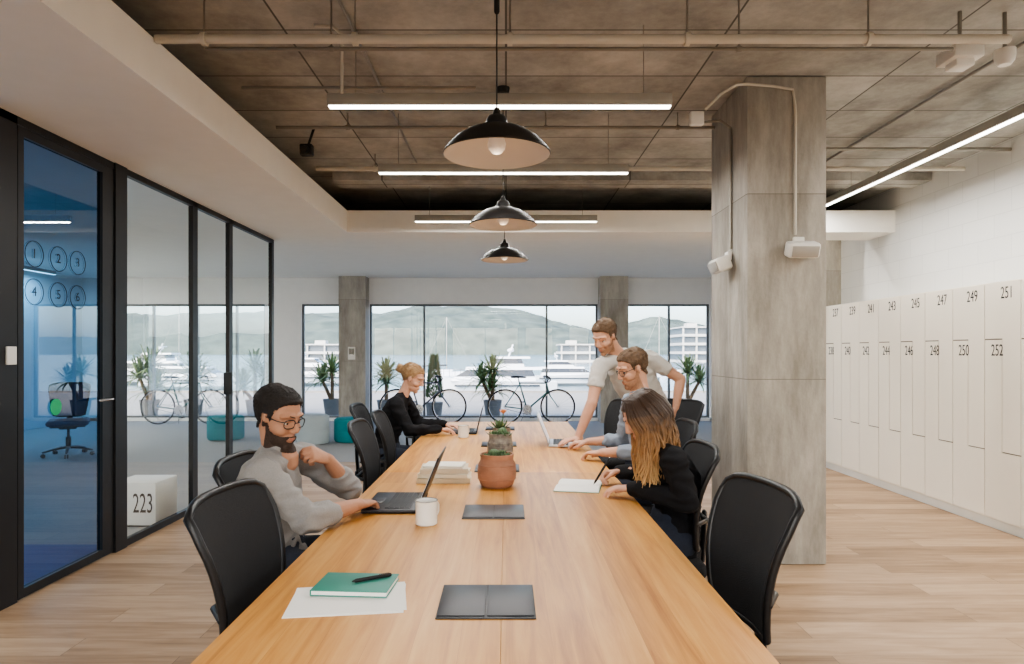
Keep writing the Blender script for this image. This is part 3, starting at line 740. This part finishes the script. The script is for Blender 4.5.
for i,(w_,d_,h_,r_,c_) in enumerate(((.27,.20,.026,.02,(206,190,160)),(.25,.19,.022,-.05,(222,212,190)),(.24,.18,.024,.04,(206,192,168)),(.20,.15,.012,-.1,(230,224,210)))):
    R=Matrix.Rotation(r_,3,'Z'); mc=pm('book_cover_%d'%i,c_,.6)
    b.box((0,0,z+h_/2),(w_-.008,d_-.008,h_-.005),M_paper,0,R=R)
    b.box((0,0,z+.0015),(w_,d_,.003),mc,.001,R=R); b.box((0,0,z+h_-.0015),(w_,d_,.003),mc,.001,R=R); b.box(R@V((0,-d_/2+.0015,z+h_/2)),(w_,.003,h_),mc,.001,R=R)
    z+=h_
b.done('book_stack',(-.315,3.40,.7402))
def rosette(b,c,n,l,w,mat):
    for i in range(n):
        a=i*2.399; f=i/n; e=math.radians(80-60*f)
        d=V((math.cos(a)*math.cos(e),math.sin(a)*math.cos(e),math.sin(e))); q=l*(.55+.45*f); sd=V((-math.sin(a),math.cos(a),0))
        c=V(c); b.tube([c,c+d*q*.5,c+d*q*.85+V((0,0,q*.05)),c+d*q+V((0,0,q*.14))],[(w*.5,w*.25),(w,w*.33),(w*.6,w*.2),(w*.08,w*.08)],mat,n=8,side=sd)
def cactus(b,c,r,h,mat):
    n=40; prof=[(math.sin(t*math.pi*.5+.6)*r if t<.6 else r*math.cos((t-.6)/.4*math.pi/2)**.6 if t<1 else .001,h*t) for t in [i/14 for i in range(15)]]
    vs=[];fs=[]
    for rr,z in prof:
        for j in range(n):
            a=2*math.pi*j/n; q=rr*(1+.13*math.cos(a*10)); vs.append((c[0]+q*math.cos(a),c[1]+q*math.sin(a),c[2]+z))
    for i in range(14):
        for j in range(n): fs.append((i*n+j,i*n+(j+1)%n,(i+1)*n+(j+1)%n,(i+1)*n+j))
    b.add(vs,fs,mat)
def pot(b,r,h,mat):
    b.lathe([(.001,0),(r*.72,0),(r*.86,h*.08),(r*.99,h*.3),(r,h*.5),(r*.96,h*.7),(r*.86,h*.82),(r*.86,h*.9),(r*.9,h),(r*.82,h),(r*.80,h*.86),(.001,h*.86)],mat,n=40)
    for z in (.25,.4,.55,.68): b.torus((0,0,h*z),r*.985,.002,mat,axis='Z',n=40,k=6)
b=B(); pot(b,.095,.160,M_terra); b.lathe([(.001,.138),(.077,.138)],M_soil,n=24)
cactus(b,(-.015,.01,.132),.026,.05,M_green); rosette(b,(.045,-.02,.135),16,.045,.010,M_green); rosette(b,(-.052,-.02,.135),14,.04,.010,M_green); rosette(b,(.02,.05,.135),14,.05,.011,M_green)
b.done('succulent_planter',(-.045,3.25,.7402))
M_speck=pm('speckled_pot',(150,142,130),.7,rgb2=(96,92,88),vs=40); M_flow=pm('orange_flower',(204,130,84),.6)
b=B(); pot(b,.078,.17,M_speck); b.lathe([(.001,.146),(.062,.146)],M_soil,n=24)
cactus(b,(.012,.01,.145),.026,.06,M_green); rosette(b,(-.035,-.01,.148),18,.055,.010,M_green); rosette(b,(.035,-.03,.148),16,.05,.010,M_green)
b.done('succulent_planter',(-.035,3.98,.7402))
b=B(); pot(b,.07,.15,M_speck); b.lathe([(.001,.129),(.055,.129)],M_soil,n=24); rosette(b,(-.01,0,.13),26,.10,.010,M_green); b.tube([(0,0,.12),(.008,0,.2),(.012,0,.25)],.004,M_green,n=6); rosette(b,(.012,0,.245),12,.04,.010,M_flow); b.done('succulent_planter',(-.03,4.46,.7402))

# ------------------------------------------------------------ lights
def area(name,loc,sx,sy,en,parent=None,col=(1,.975,.935),rot=(0,0,0)):
    l=D.lights.new(name,'AREA'); l.shape='RECTANGLE'; l.size=sx; l.size_y=sy; l.energy=en; l.color=col
    o=D.objects.new(name,l); COL.objects.link(o); o.location=loc; o.rotation_euler=rot
    if parent: o.parent=parent; o.matrix_parent_inverse=Matrix.Identity(4)
    return o
def linear(x,y,z,l,axis,en,top=3.213):
    b=B(); h=.065; w_=.055
    sz=(l,w_,h) if axis=='X' else (w_,l,h)
    b.box((0,0,h/2+.006),sz,M_alu,.003)
    sz=(l-.01,w_-.012,.008) if axis=='X' else (w_-.012,l-.01,.008)
    b.box((0,0,.004),sz,M_diff)
    for q in (-.42,.42):
        c=(q*l,0) if axis=='X' else (0,q*l)
        b.tube([(c[0],c[1],h),(c[0],c[1],top-z)],.0022,M_gpipe,n=6,cap='flat')
    o=b.done('linear_pendant_light',(x,y,z))
    a=area('led_strip',(0,0,-.003),l-.02 if axis=='X' else w_-.015, w_-.015 if axis=='X' else l-.02,en,o)
    return o
LZ=2.755
linear(-.035,3.66,LZ,1.9,'X',27); linear(-.02,5.02,LZ,1.9,'X',27); linear(-.0,6.89,LZ,1.9,'X',34)
linear(-.035,-.6,LZ,1.9,'X',50); linear(-.035,-2.6,LZ,1.9,'X',60)  # extra fixtures behind the camera, added to brighten the interior
linear(3.42,3.6,2.96,7.0,'Y',105)
linear(-5.0,4.5,2.60,3.0,'Y',55,2.719); linear(-8.2,10.5,2.8,3.0,'Y',90,2.899)  # out-of-view fixtures added to brighten the space behind the glass
b=B(); b.box((0,0,0),(5.4,.05,.05),M_alu,.004); b.box((0,.027,0),(5.3,.006,.035),M_diff)
fill=b.done('hidden_fill_light',(1.2,7.86,2.845)); area('hidden_fill_strip',(0,.034,0),5.2,.03,190,fill,rot=(math.radians(84),0,math.pi))  # unseen strip tucked behind the beam, added to fill the lounge with light
def pendant(x,y,z,en):
    b=B(); R=.23
    prof=[(R,.0),(R+.003,.004),(R-.002,.012),(.215,.03),(.185,.062),(.13,.098),(.075,.118),(.05,.122),(.046,.15),(.036,.165),(.018,.172),(.012,.20),(.004,.205)]
    b.lathe(prof,M_shade,n=56)
    b.lathe([(.004,.121),(.06,.116),(.128,.094),(.182,.058),(.211,.026),(R-.004,.004),(R,.0)],M_shadein,n=56)
    b.lathe([(.001,-.0),(.02,.006),(.036,.025),(.04,.046),(.034,.068),(.022,.088),(.02,.12)],M_bulb,n=24)
    b.tube([(0,0,.2),(0,0,3.21-z)],.0032,M_ink,n=8,cap='flat')
    b.lathe([(.001,3.17-z),(.04,3.175-z),(.045,3.213-z)],M_ink,n=24)
    b.tube([(0,0,.62),(0,0,.67)],.012,M_ink,n=10)
    o=b.done('dome_pendant_lamp',(x,y,z))
    l=D.lights.new('bulb','POINT'); l.energy=en; l.shadow_soft_size=.04; l.color=(1,.85,.68); q=D.objects.new('bulb',l); COL.objects.link(q); q.parent=o; q.location=(0,0,-.03)
pendant(-.04,2.86,2.255,.3); pendant(-.02,4.53,2.27,.3); pendant(-.015,6.4,2.29,.3)

# ------------------------------------------------------------ pipes & devices
def pipe(name,pts,r,mat,clips=()):
    b=B(); b.tube(pts,r,mat,n=12,cap='flat')
    for c in clips: 
        b.tube([(c[0]-.012,c[1],c[2]),(c[0]+.012,c[1],c[2])],r*1.5,mat,n=12,cap='flat'); b.tube([c,(c[0],c[1],3.214)],.005,M_gpipe,n=6,cap='flat')
    b.done(name)
pipe('sprinkler_pipe',[(-1.74,3.28,2.955),(2.5,3.28,2.955)],.022,M_pipe,[(-1.5,3.28,2.955),(-.75,3.28,2.955),(.02,3.28,2.955),(.9,3.28,2.955),(1.8,3.28,2.955)])
pipe('electrical_conduit',[(-1.55,3.40,2.96),(2.30,3.40,2.96)],.010,M_gpipe,[(-.9,3.40,2.96),(1.2,3.40,2.96)])
pipe('electrical_conduit',[(-1.74,5.0,3.10),(1.58,5.0,3.10)],.013,M_gpipe,[(-1.2,5,3.1),(.3,5,3.1),(1.3,5,3.1)])
pipe('sprinkler_pipe',[(-1.74,6.05,3.08),(4.2,6.05,3.08)],.020,M_pipe,[(-1.2,6.05,3.08),(.3,6.05,3.08),(2.9,6.05,3.08)])
pipe('electrical_conduit',[(-1.74,4.35,3.14),(-.2,4.35,3.14)],.010,M_gpipe)
pipe('electrical_conduit',[(-1.05,3.62,3.19),(-.95,3.62,3.185),(-.9,3.62,3.14),(-.9,3.62,2.82)],.009,M_pipe)
pipe('electrical_conduit',[(-.85,2.5,3.19),(-.85,6.6,3.19)],.009,M_gpipe)
pipe('electrical_conduit',[(3.0,2.0,3.19),(3.0,6.6,3.19)],.012,M_gpipe)
pipe('electrical_conduit',[(2.12,5.6,3.12),(4.28,5.6,3.12)],.016,M_gpipe)
pipe('electrical_conduit',[(1.30,4.30,2.98),(1.40,4.30,3.08),(1.5,4.30,3.14),(1.58,4.31,3.15),(1.75,4.32,3.14),(1.88,4.325,3.12),(1.895,4.325,3.02),(1.895,4.325,2.17)],.009,M_pipe)
pipe('electrical_conduit',[(1.30,4.62,3.0),(1.50,4.62,3.02),(1.57,4.62,2.97),(1.573,4.62,2.85),(1.573,4.62,2.12)],.009,M_gpipe)
def speaker(name,p,yaw):
    b=B(); b.box((0,0,0),(.20,.10,.10),M_whiteplastic,.02,R=Matrix.Rotation(.35,3,'X'),seg=3); b.box((0,-.05,-.02),(.17,.01,.07),M_alu,.004,R=Matrix.Rotation(.35,3,'X'))
    b.tube([(0,.06,.0),(0,.06,.07)],.012,M_gpipe,n=8); b.box((0,.055,.06),(.07,.03,.06),M_whiteplastic,.006)
    b.done(name,p,yaw)
speaker('wall_loudspeaker',(1.91,4.255,2.06),0)
speaker('wall_loudspeaker',(1.50,4.62,2.01),math.radians(-90))
b=B(); b.box((0,0,0),(.16,.16,.07),M_whiteplastic,.01); b.box((.0,0,-.05),(.10,.1,.04),M_whiteplastic,.01); b.tube([(0,0,.03),(0,0,.262)],.01,M_gpipe,cap='flat'); b.done('smoke_detector',(2.42,3.52,2.98))
b=B(); b.lathe([(.001,-.05),(.03,-.05),(.045,-.03),(.05,0),(.05,.03),(.001,.03)],M_whiteplastic,n=24); b.tube([(0,0,.03),(0,0,.23)],.01,M_gpipe,cap='flat'); b.done('smoke_detector',(2.66,3.52,2.98))
b=B(); b.box((0,0,0),(.1,.07,.09),M_ink,.01); b.tube([(0,.03,.04),(.05,.03,.19)],.01,M_ink,cap='flat'); b.tube([(0,-.03,0),(0,-.09,-.02)],.03,M_ink,n=14,cap='flat'); b.done('ceiling_spotlight',(-1.6,5.3,3.02))
b=B(); b.box((0,0,0),(.09,.05,.09),M_whiteplastic,.01); b.done('junction_box',(1.25,4.33,2.93))

# ------------------------------------------------------------ bicycles, poufs
def bike(name,x,y,paint,rot=0):
    b=B(); r=.335
    for cx in (0,1.02):
        b.torus((cx,0,r+.012),r-.008,.013,M_rubber,n=48,k=8); b.torus((cx,0,r+.012),r-.026,.008,M_chrome,n=48,k=6)
        b.tube([(cx,-.05,r+.012),(cx,.05,r+.012)],.018,M_chrome,n=12)
        for i in range(20):
            a=i*math.pi/10; b.tube([(cx,.02*(-1)**i,r+.012),(cx+(r-.03)*math.cos(a),0,r+.012+(r-.03)*math.sin(a))],.0014,M_chrome,n=4,cap='flat')
    bbk=(.43,0,.29); st=(.28,0,.80); ht=(.80,0,.80); hb=(.84,0,.64); ra=(0,0,r+.012); fa=(1.02,0,r+.012)
    for p,q,t in ((bbk,st,.015),(st,ht,.014),(bbk,hb,.017),(ht,hb,.018)): b.tube([p,q],t,paint,n=10)
    for s in (-1,1):
        b.tube([(bbk[0],.02*s,bbk[2]),(0,.055*s,ra[2])],.009,paint,n=8); b.tube([(st[0],.015*s,st[2]-.03),(0,.055*s,ra[2])],.008,paint,n=8)
        b.tube([(hb[0],.02*s,hb[2]),(.87,.05*s,.56),(fa[0],.055*s,fa[2])],[.012,.011,.008],paint,n=8)
        b.tube([(.745,0,.93),(.77,.12*s,.94),(.78,.2*s,.93),(.85,.22*s,.92),(.87,.22*s,.87),(.83,.22*s,.83),(.76,.22*s,.83)],.012,M_ink,n=8)
    b.tube([st,(.255,0,.90)],.012,M_chrome,n=8); b.tube([ht,(.785,0,.88),(.745,0,.93)],.014,M_chrome,n=8)
    b.tube([(.13,0,.915),(.2,0,.92),(.3,0,.915),(.40,0,.91)],[(.06,.02),(.07,.025),(.03,.02),(.018,.014)],M_ink,n=12,side=(0,1,0))
    b.torus((.43,-.05,.29),.095,.004,M_chrome,n=32); b.lathe([(.001,0),(.088,0),(.088,.002),(.001,.002)],M_chrome,M=Matrix.Translation((.43,-.05,.29))@Matrix.Rotation(math.pi/2,4,'X'))
    b.tube([(.43,-.06,.29),(.52,-.07,.15)],.009,M_chrome,n=6); b.tube([(.43,.06,.29),(.34,.07,.43)],.009,M_chrome,n=6)
    b.box((.52,-.115,.15),(.09,.08,.018),M_ink,.004); b.box((.34,.115,.43),(.09,.08,.018),M_ink,.004)
    b.tube([(.43,-.052,.382),(.0,-.052,.385)],.004,M_ink,n=4); b.tube([(.43,-.052,.198),(.0,-.052,.31)],.004,M_ink,n=4)
    b.tube([(.40,.03,.28),(.30,.20,.008)],.008,M_chrome,n=6)
    b.done(name,(x,y,.0),rot)
bike('bicycle',-.02,12.75,M_bikeg); bike('bicycle',-2.12,12.8,M_bikew); bike('bicycle',-6.7,12.7,M_bikeg)
def poufo(x,y,r,h,mat):
    b=B(); b.lathe([(.001,0.01),(r*.94,.01),(r,.04),(r,h*.48),(r*.99,h*.5),(r,h*.52),(r,h-.05),(r*.96,h-.015),(r*.85,h),(.001,h+.008)],mat,n=48); b.torus((0,0,h*.5),r*.995,.005,mat,axis='Z',n=48,k=6)
    b.torus((0,0,h-.03),r*.985,.006,mat,axis='Z',n=48,k=6); b.done('round_pouf',(x,y,0))
poufo(-2.42,10.35,.27,.37,M_pouft); poufo(-2.95,10.1,.24,.44,M_poufg); poufo(-4.5,10.6,.28,.38,M_pouft)

# ------------------------------------------------------------ outside
b=B(); b.bb(-60,60,YF+.22,24,-.5,-.06,M_quay); b.bb(-60,60,23.7,24,-3,-.0,M_quay); b.done('quay_ground')
b=B(); b.add([(-900,23,-2.5),(900,23,-2.5),(900,1250,-2.5),(-900,1250,-2.5)],[(0,1,2,3)],M_water); b.done('harbour_water')
ridge=[(-700,20),(0,30),(100,34),(250,38),(300,38),(371,37),(400,40),(430,44),(470,47),(500,43),(530,36),(560,28),(600,18),(625,26),(645,34),(668,30),(710,18),(800,14),(1500,12)]
b=B(); vs=[];nx,ny=260,28
for j in range(ny):
    t=j/(ny-1)
    for i in range(nx):
        px=-700+2200*i/(nx-1); h=np.interp(px,[a for a,_ in ridge],[q for _,q in ridge])*1.97
        X=(px-506)*1.97; Y=1000+t*300
        z=-2.5+(h+4)*math.sin(t*math.pi/2)**.8+ (12*noise.noise(V((X*.015,Y*.02,0)))+6*noise.noise(V((X*.05,Y*.04,3))))*math.sin(t*math.pi*.9)+2*noise.noise(V((X*.03,0,3)))*t
        vs.append((X,Y,z))
fs=[(j*nx+i,j*nx+i+1,(j+1)*nx+i+1,(j+1)*nx+i) for j in range(ny-1) for i in range(nx-1)]
b.add(vs,fs,M_hill); b.done('distant_hill',ang=180)
def yacht(x,y,L_,flip=False,tiers=2):
    b=B(); s=L_/12; n=16
    vs=[]; secs=[]
    for i in range(n+1):
        t=i/n; w_=(1.75*min(1,(.75+.4*t*2)) if t<.45 else 1.75*max(.02,1-((t-.45)/.55)**2.2)); sh=1.35+.55*t*t
        X=(t-.5)*12
        secs.append([(X,-w_,sh),(X-.5*t*t,-w_*.82,.35),(X-1.0*t*t,0,-.25),(X-.5*t*t,w_*.82,.35),(X,w_,sh)])
    for q in secs: vs+=q
    fs=[]
    for i in range(n):
        for j in range(4): fs.append((i*5+j,(i+1)*5+j,(i+1)*5+j+1,i*5+j+1))
        fs.append((i*5+4,(i+1)*5+4,(i+1)*5,i*5))
    fs.append((0,1,2,3,4))
    b.add(vs,fs,M_hull)
    b.bb(-4.5,2.8,-1.77,1.77,.95,1.1,M_ydark,.02)
    def cabin(x0,x1,w_,z0,h,rk):
        def q(x0,x1,w_,z0,z1,r0,mat):
            v=[(x0,-w_,z0),(x1,-w_,z0),(x1,w_,z0),(x0,w_,z0),(x0+r0*.25,-w_*.9,z1),(x1-r0,-w_*.9,z1),(x1-r0,w_*.9,z1),(x0+r0*.25,w_*.9,z1)]
            b.add(v,[(0,1,5,4),(1,2,6,5),(2,3,7,6),(3,0,4,7),(4,5,6,7),(3,2,1,0)],mat)
        q(x0,x1,w_,z0,z0+h*.35,rk*.3,M_hull); q(x0+.1,x1-rk*.3,w_*.95,z0+h*.35,z0+h*.8,rk*.6,M_ydark); q(x0-.5,x1-rk*.8,w_*.95,z0+h*.8,z0+h,.1,M_hull)
    cabin(-4.2,3.2,1.4,1.4,1.2,1.6)
    if tiers>1: cabin(-3.2,.6,1.2,2.6,.9,1.2)
    zt=3.5 if tiers>1 else 2.6
    b.tube([(-1.8,0,zt-.1),(-2.2,0,zt+1.0)],.08,M_hull,n=8); b.tube([(-2.2,-.9,zt+.7),(-2.2,.9,zt+.7)],.05,M_hull,n=8); b.ell((-2.0,0,zt+.55),(.3,.3,.17),M_hull)
    for i in range(9): b.tube([(1.5+i*.5,-1.6+max(0,i-3)**1.6*.07,1.6),(1.5+i*.5,-1.55+max(0,i-3)**1.6*.07,2.35)],.02,M_chrome,n=4)
    b.tube([(1.5+i*.5,-1.55+max(0,i-3)**1.6*.07,2.35) for i in range(9)],.025,M_chrome,n=5)
    o=b.done('motor_yacht',(x,y,-2.5),math.pi if flip else 0,ang=30); o.scale=(s,s,s)
yacht(-1.6,58,12,True); yacht(7.6,78,10,False,2); yacht(-22,78,11,False); yacht(17,95,10,True,1); yacht(-44,80,13,True); yacht(-33,70,11,False,1); yacht(-60,85,13)
def sailboat(x,y,h):
    b=B(); b.tube([(-4,0,0),(-2,0,.1),(2,0,.2),(4.5,0,.5)],[(1.,.5),(1.4,.7),(1.2,.7),(.1,.3)],M_hull,n=14,side=(0,1,0)); b.box((-.5,0,.9),(3,1.2,.5),M_hull,.15); b.tube([(0,0,.5),(0,0,h)],.07,M_alu,n=8); b.tube([(0,0,1.8),(-3.6,0,1.7)],[.12,.12],M_ydark,n=8)
    b.tube([(0,0,h),(4.4,0,.6)],.02,M_alu,n=4); b.tube([(0,0,h),(-4,0,.4)],.02,M_alu,n=4); b.tube([(0,-.8,h*.6),(0,.8,h*.6)],.03,M_alu,n=4); b.done('sailing_boat',(x,y,-2.4))
for x,y,h in ((-9,100,9),(26,112,10),(-52,105,12)): sailboat(x,y,h)
def building(x0,x1,y,d,nf,fh):
    b=B(); z=-2.4
    b.bb(x0,x1,y,y+d,z,z+nf*fh,M_bldd)
    for i in range(nf+1): b.bb(x0-.6,x1+.6,y-1.2,y+d+.5,z+i*fh-.25,z+i*fh+.7*(i<nf)+.25*(i==nf),M_bldg)
    k=int((x1-x0)/5)
    for i in range(k+1): q=x0+(x1-x0)*i/k; b.bb(q-.25,q+.25,y-1.0,y,z,z+nf*fh,M_bldg)
    b.bb(x0+2,x0+6,y+2,y+6,z+nf*fh,z+nf*fh+1.6,M_bldg); b.done('waterfront_building')
building(21,37,250,20,2,3.3); building(67,82,250,20,4,3.3); building(-75,-62,250,20,2,3.3)
def yucca(x,y,h,n,l,seed,crowns=1):
    rnd=random.Random(seed); b=B()
    b.lathe([(.001,0),(.16,0),(.21,.36),(.22,.38),(.19,.38),(.185,.34),(.001,.34)],M_potg,n=28)
    for c in range(crowns):
        tx,ty=(rnd.uniform(-.3,.3),rnd.uniform(-.1,.1)) if c else (0,0); hh=h*(1-.2*c)
        b.tube([(0,0,.3),(tx*.5,ty*.5,.3+(hh-.3)*.5),(tx,ty,hh)],[.045,.04,.035],M_trunk,n=10)
        for i in range(n):
            a=i*2.399+rnd.uniform(-.2,.2); e=math.radians(85-105*(i/n)); q=l*rnd.uniform(.8,1.1)
            d=V((math.cos(a)*math.cos(e),math.sin(a)*math.cos(e),math.sin(e))); sd=V((-math.sin(a),math.cos(a),0)); p=V((tx,ty,hh))
            b.tube([p,p+d*q*.4,p+d*q*.8+V((0,0,-.06*q)),p+d*q+V((0,0,-.22*q))],[(.014,.006),(.026,.004),(.017,.003),(.001,.001)],M_leaf,n=6,side=sd)
    b.done('potted_yucca',(x,y,-.06))
for i,(x,y,h,l,c) in enumerate(((-.3,14.9,1.0,.58,3),(-2.7,14.9,.95,.55,2),(-4.0,15.2,1.0,.6,2),(4.1,14.9,1.0,.55,2),(-8.1,15,1.1,.7,3),(-7.1,15,1.0,.65,2),(-5.7,15,1.05,.65,3))): yucca(x,y,h,52,l,i,c)
b=B(); b.lathe([(.001,0),(.16,0),(.2,.33),(.17,.33),(.001,.3)],M_potg,n=24); b.tube([(0,0,.3),(0,0,.5)],.03,M_trunk)
M_con=pm('conifer_green',(58,84,54),.8,rgb2=(84,108,70),vs=12)
for i in range(360):
    z=.42+ .95*(i/360); rr=.22*(1-(i/360))**.8+.02; a=i*2.399; e=V((math.cos(a),math.sin(a),.9)).normalized(); p=V((rr*math.cos(a)*.6,rr*math.sin(a)*.6,z)); b.tube([p,p+e*.05,p+e*.12],[.012,.014,.002],M_con,n=5,cap='flat')
b.done('potted_cypress',(-1.62,14.9,-.06))

# ------------------------------------------------------------ world, sun, camera
wd=D.worlds.new('sky_world'); bpy.context.scene.world=wd; wd.use_nodes=True; nt=wd.node_tree; nt.nodes.clear()
o=nt.nodes.new('ShaderNodeOutputWorld'); bg=nt.nodes.new('ShaderNodeBackground'); sk=nt.nodes.new('ShaderNodeTexSky'); sk.sky_type='NISHITA'; sk.sun_disc=False; sk.sun_elevation=math.radians(42); sk.sun_rotation=math.radians(210); sk.dust_density=3; sk.air_density=.8
nt.links.new(sk.outputs[0],bg.inputs[0]); nt.links.new(bg.outputs[0],o.inputs[0]); bg.inputs[1].default_value=.74
sl=D.lights.new('sun','SUN'); sl.energy=2.4; sl.angle=.02; sl.color=(1,.96,.90); so=D.objects.new('sun',sl); COL.objects.link(so); so.rotation_euler=V((.55,.45,-.85)).to_track_quat('-Z','Y').to_euler()
cam=D.cameras.new('camera'); co_=D.objects.new('camera',cam); COL.objects.link(co_); co_.location=(0,0,1.40); co_.rotation_euler=(math.pi/2,0,0)
cam.sensor_width=36; cam.lens=660/1024*36; cam.shift_x=6/1024; cam.shift_y=20/1024; cam.clip_end=3000; cam.clip_start=.05
sc=bpy.context.scene; sc.camera=co_
sc.view_settings.view_transform='AgX'
try: sc.view_settings.look='AgX - Medium High Contrast'
except Exception: pass
sc.view_settings.exposure=.45
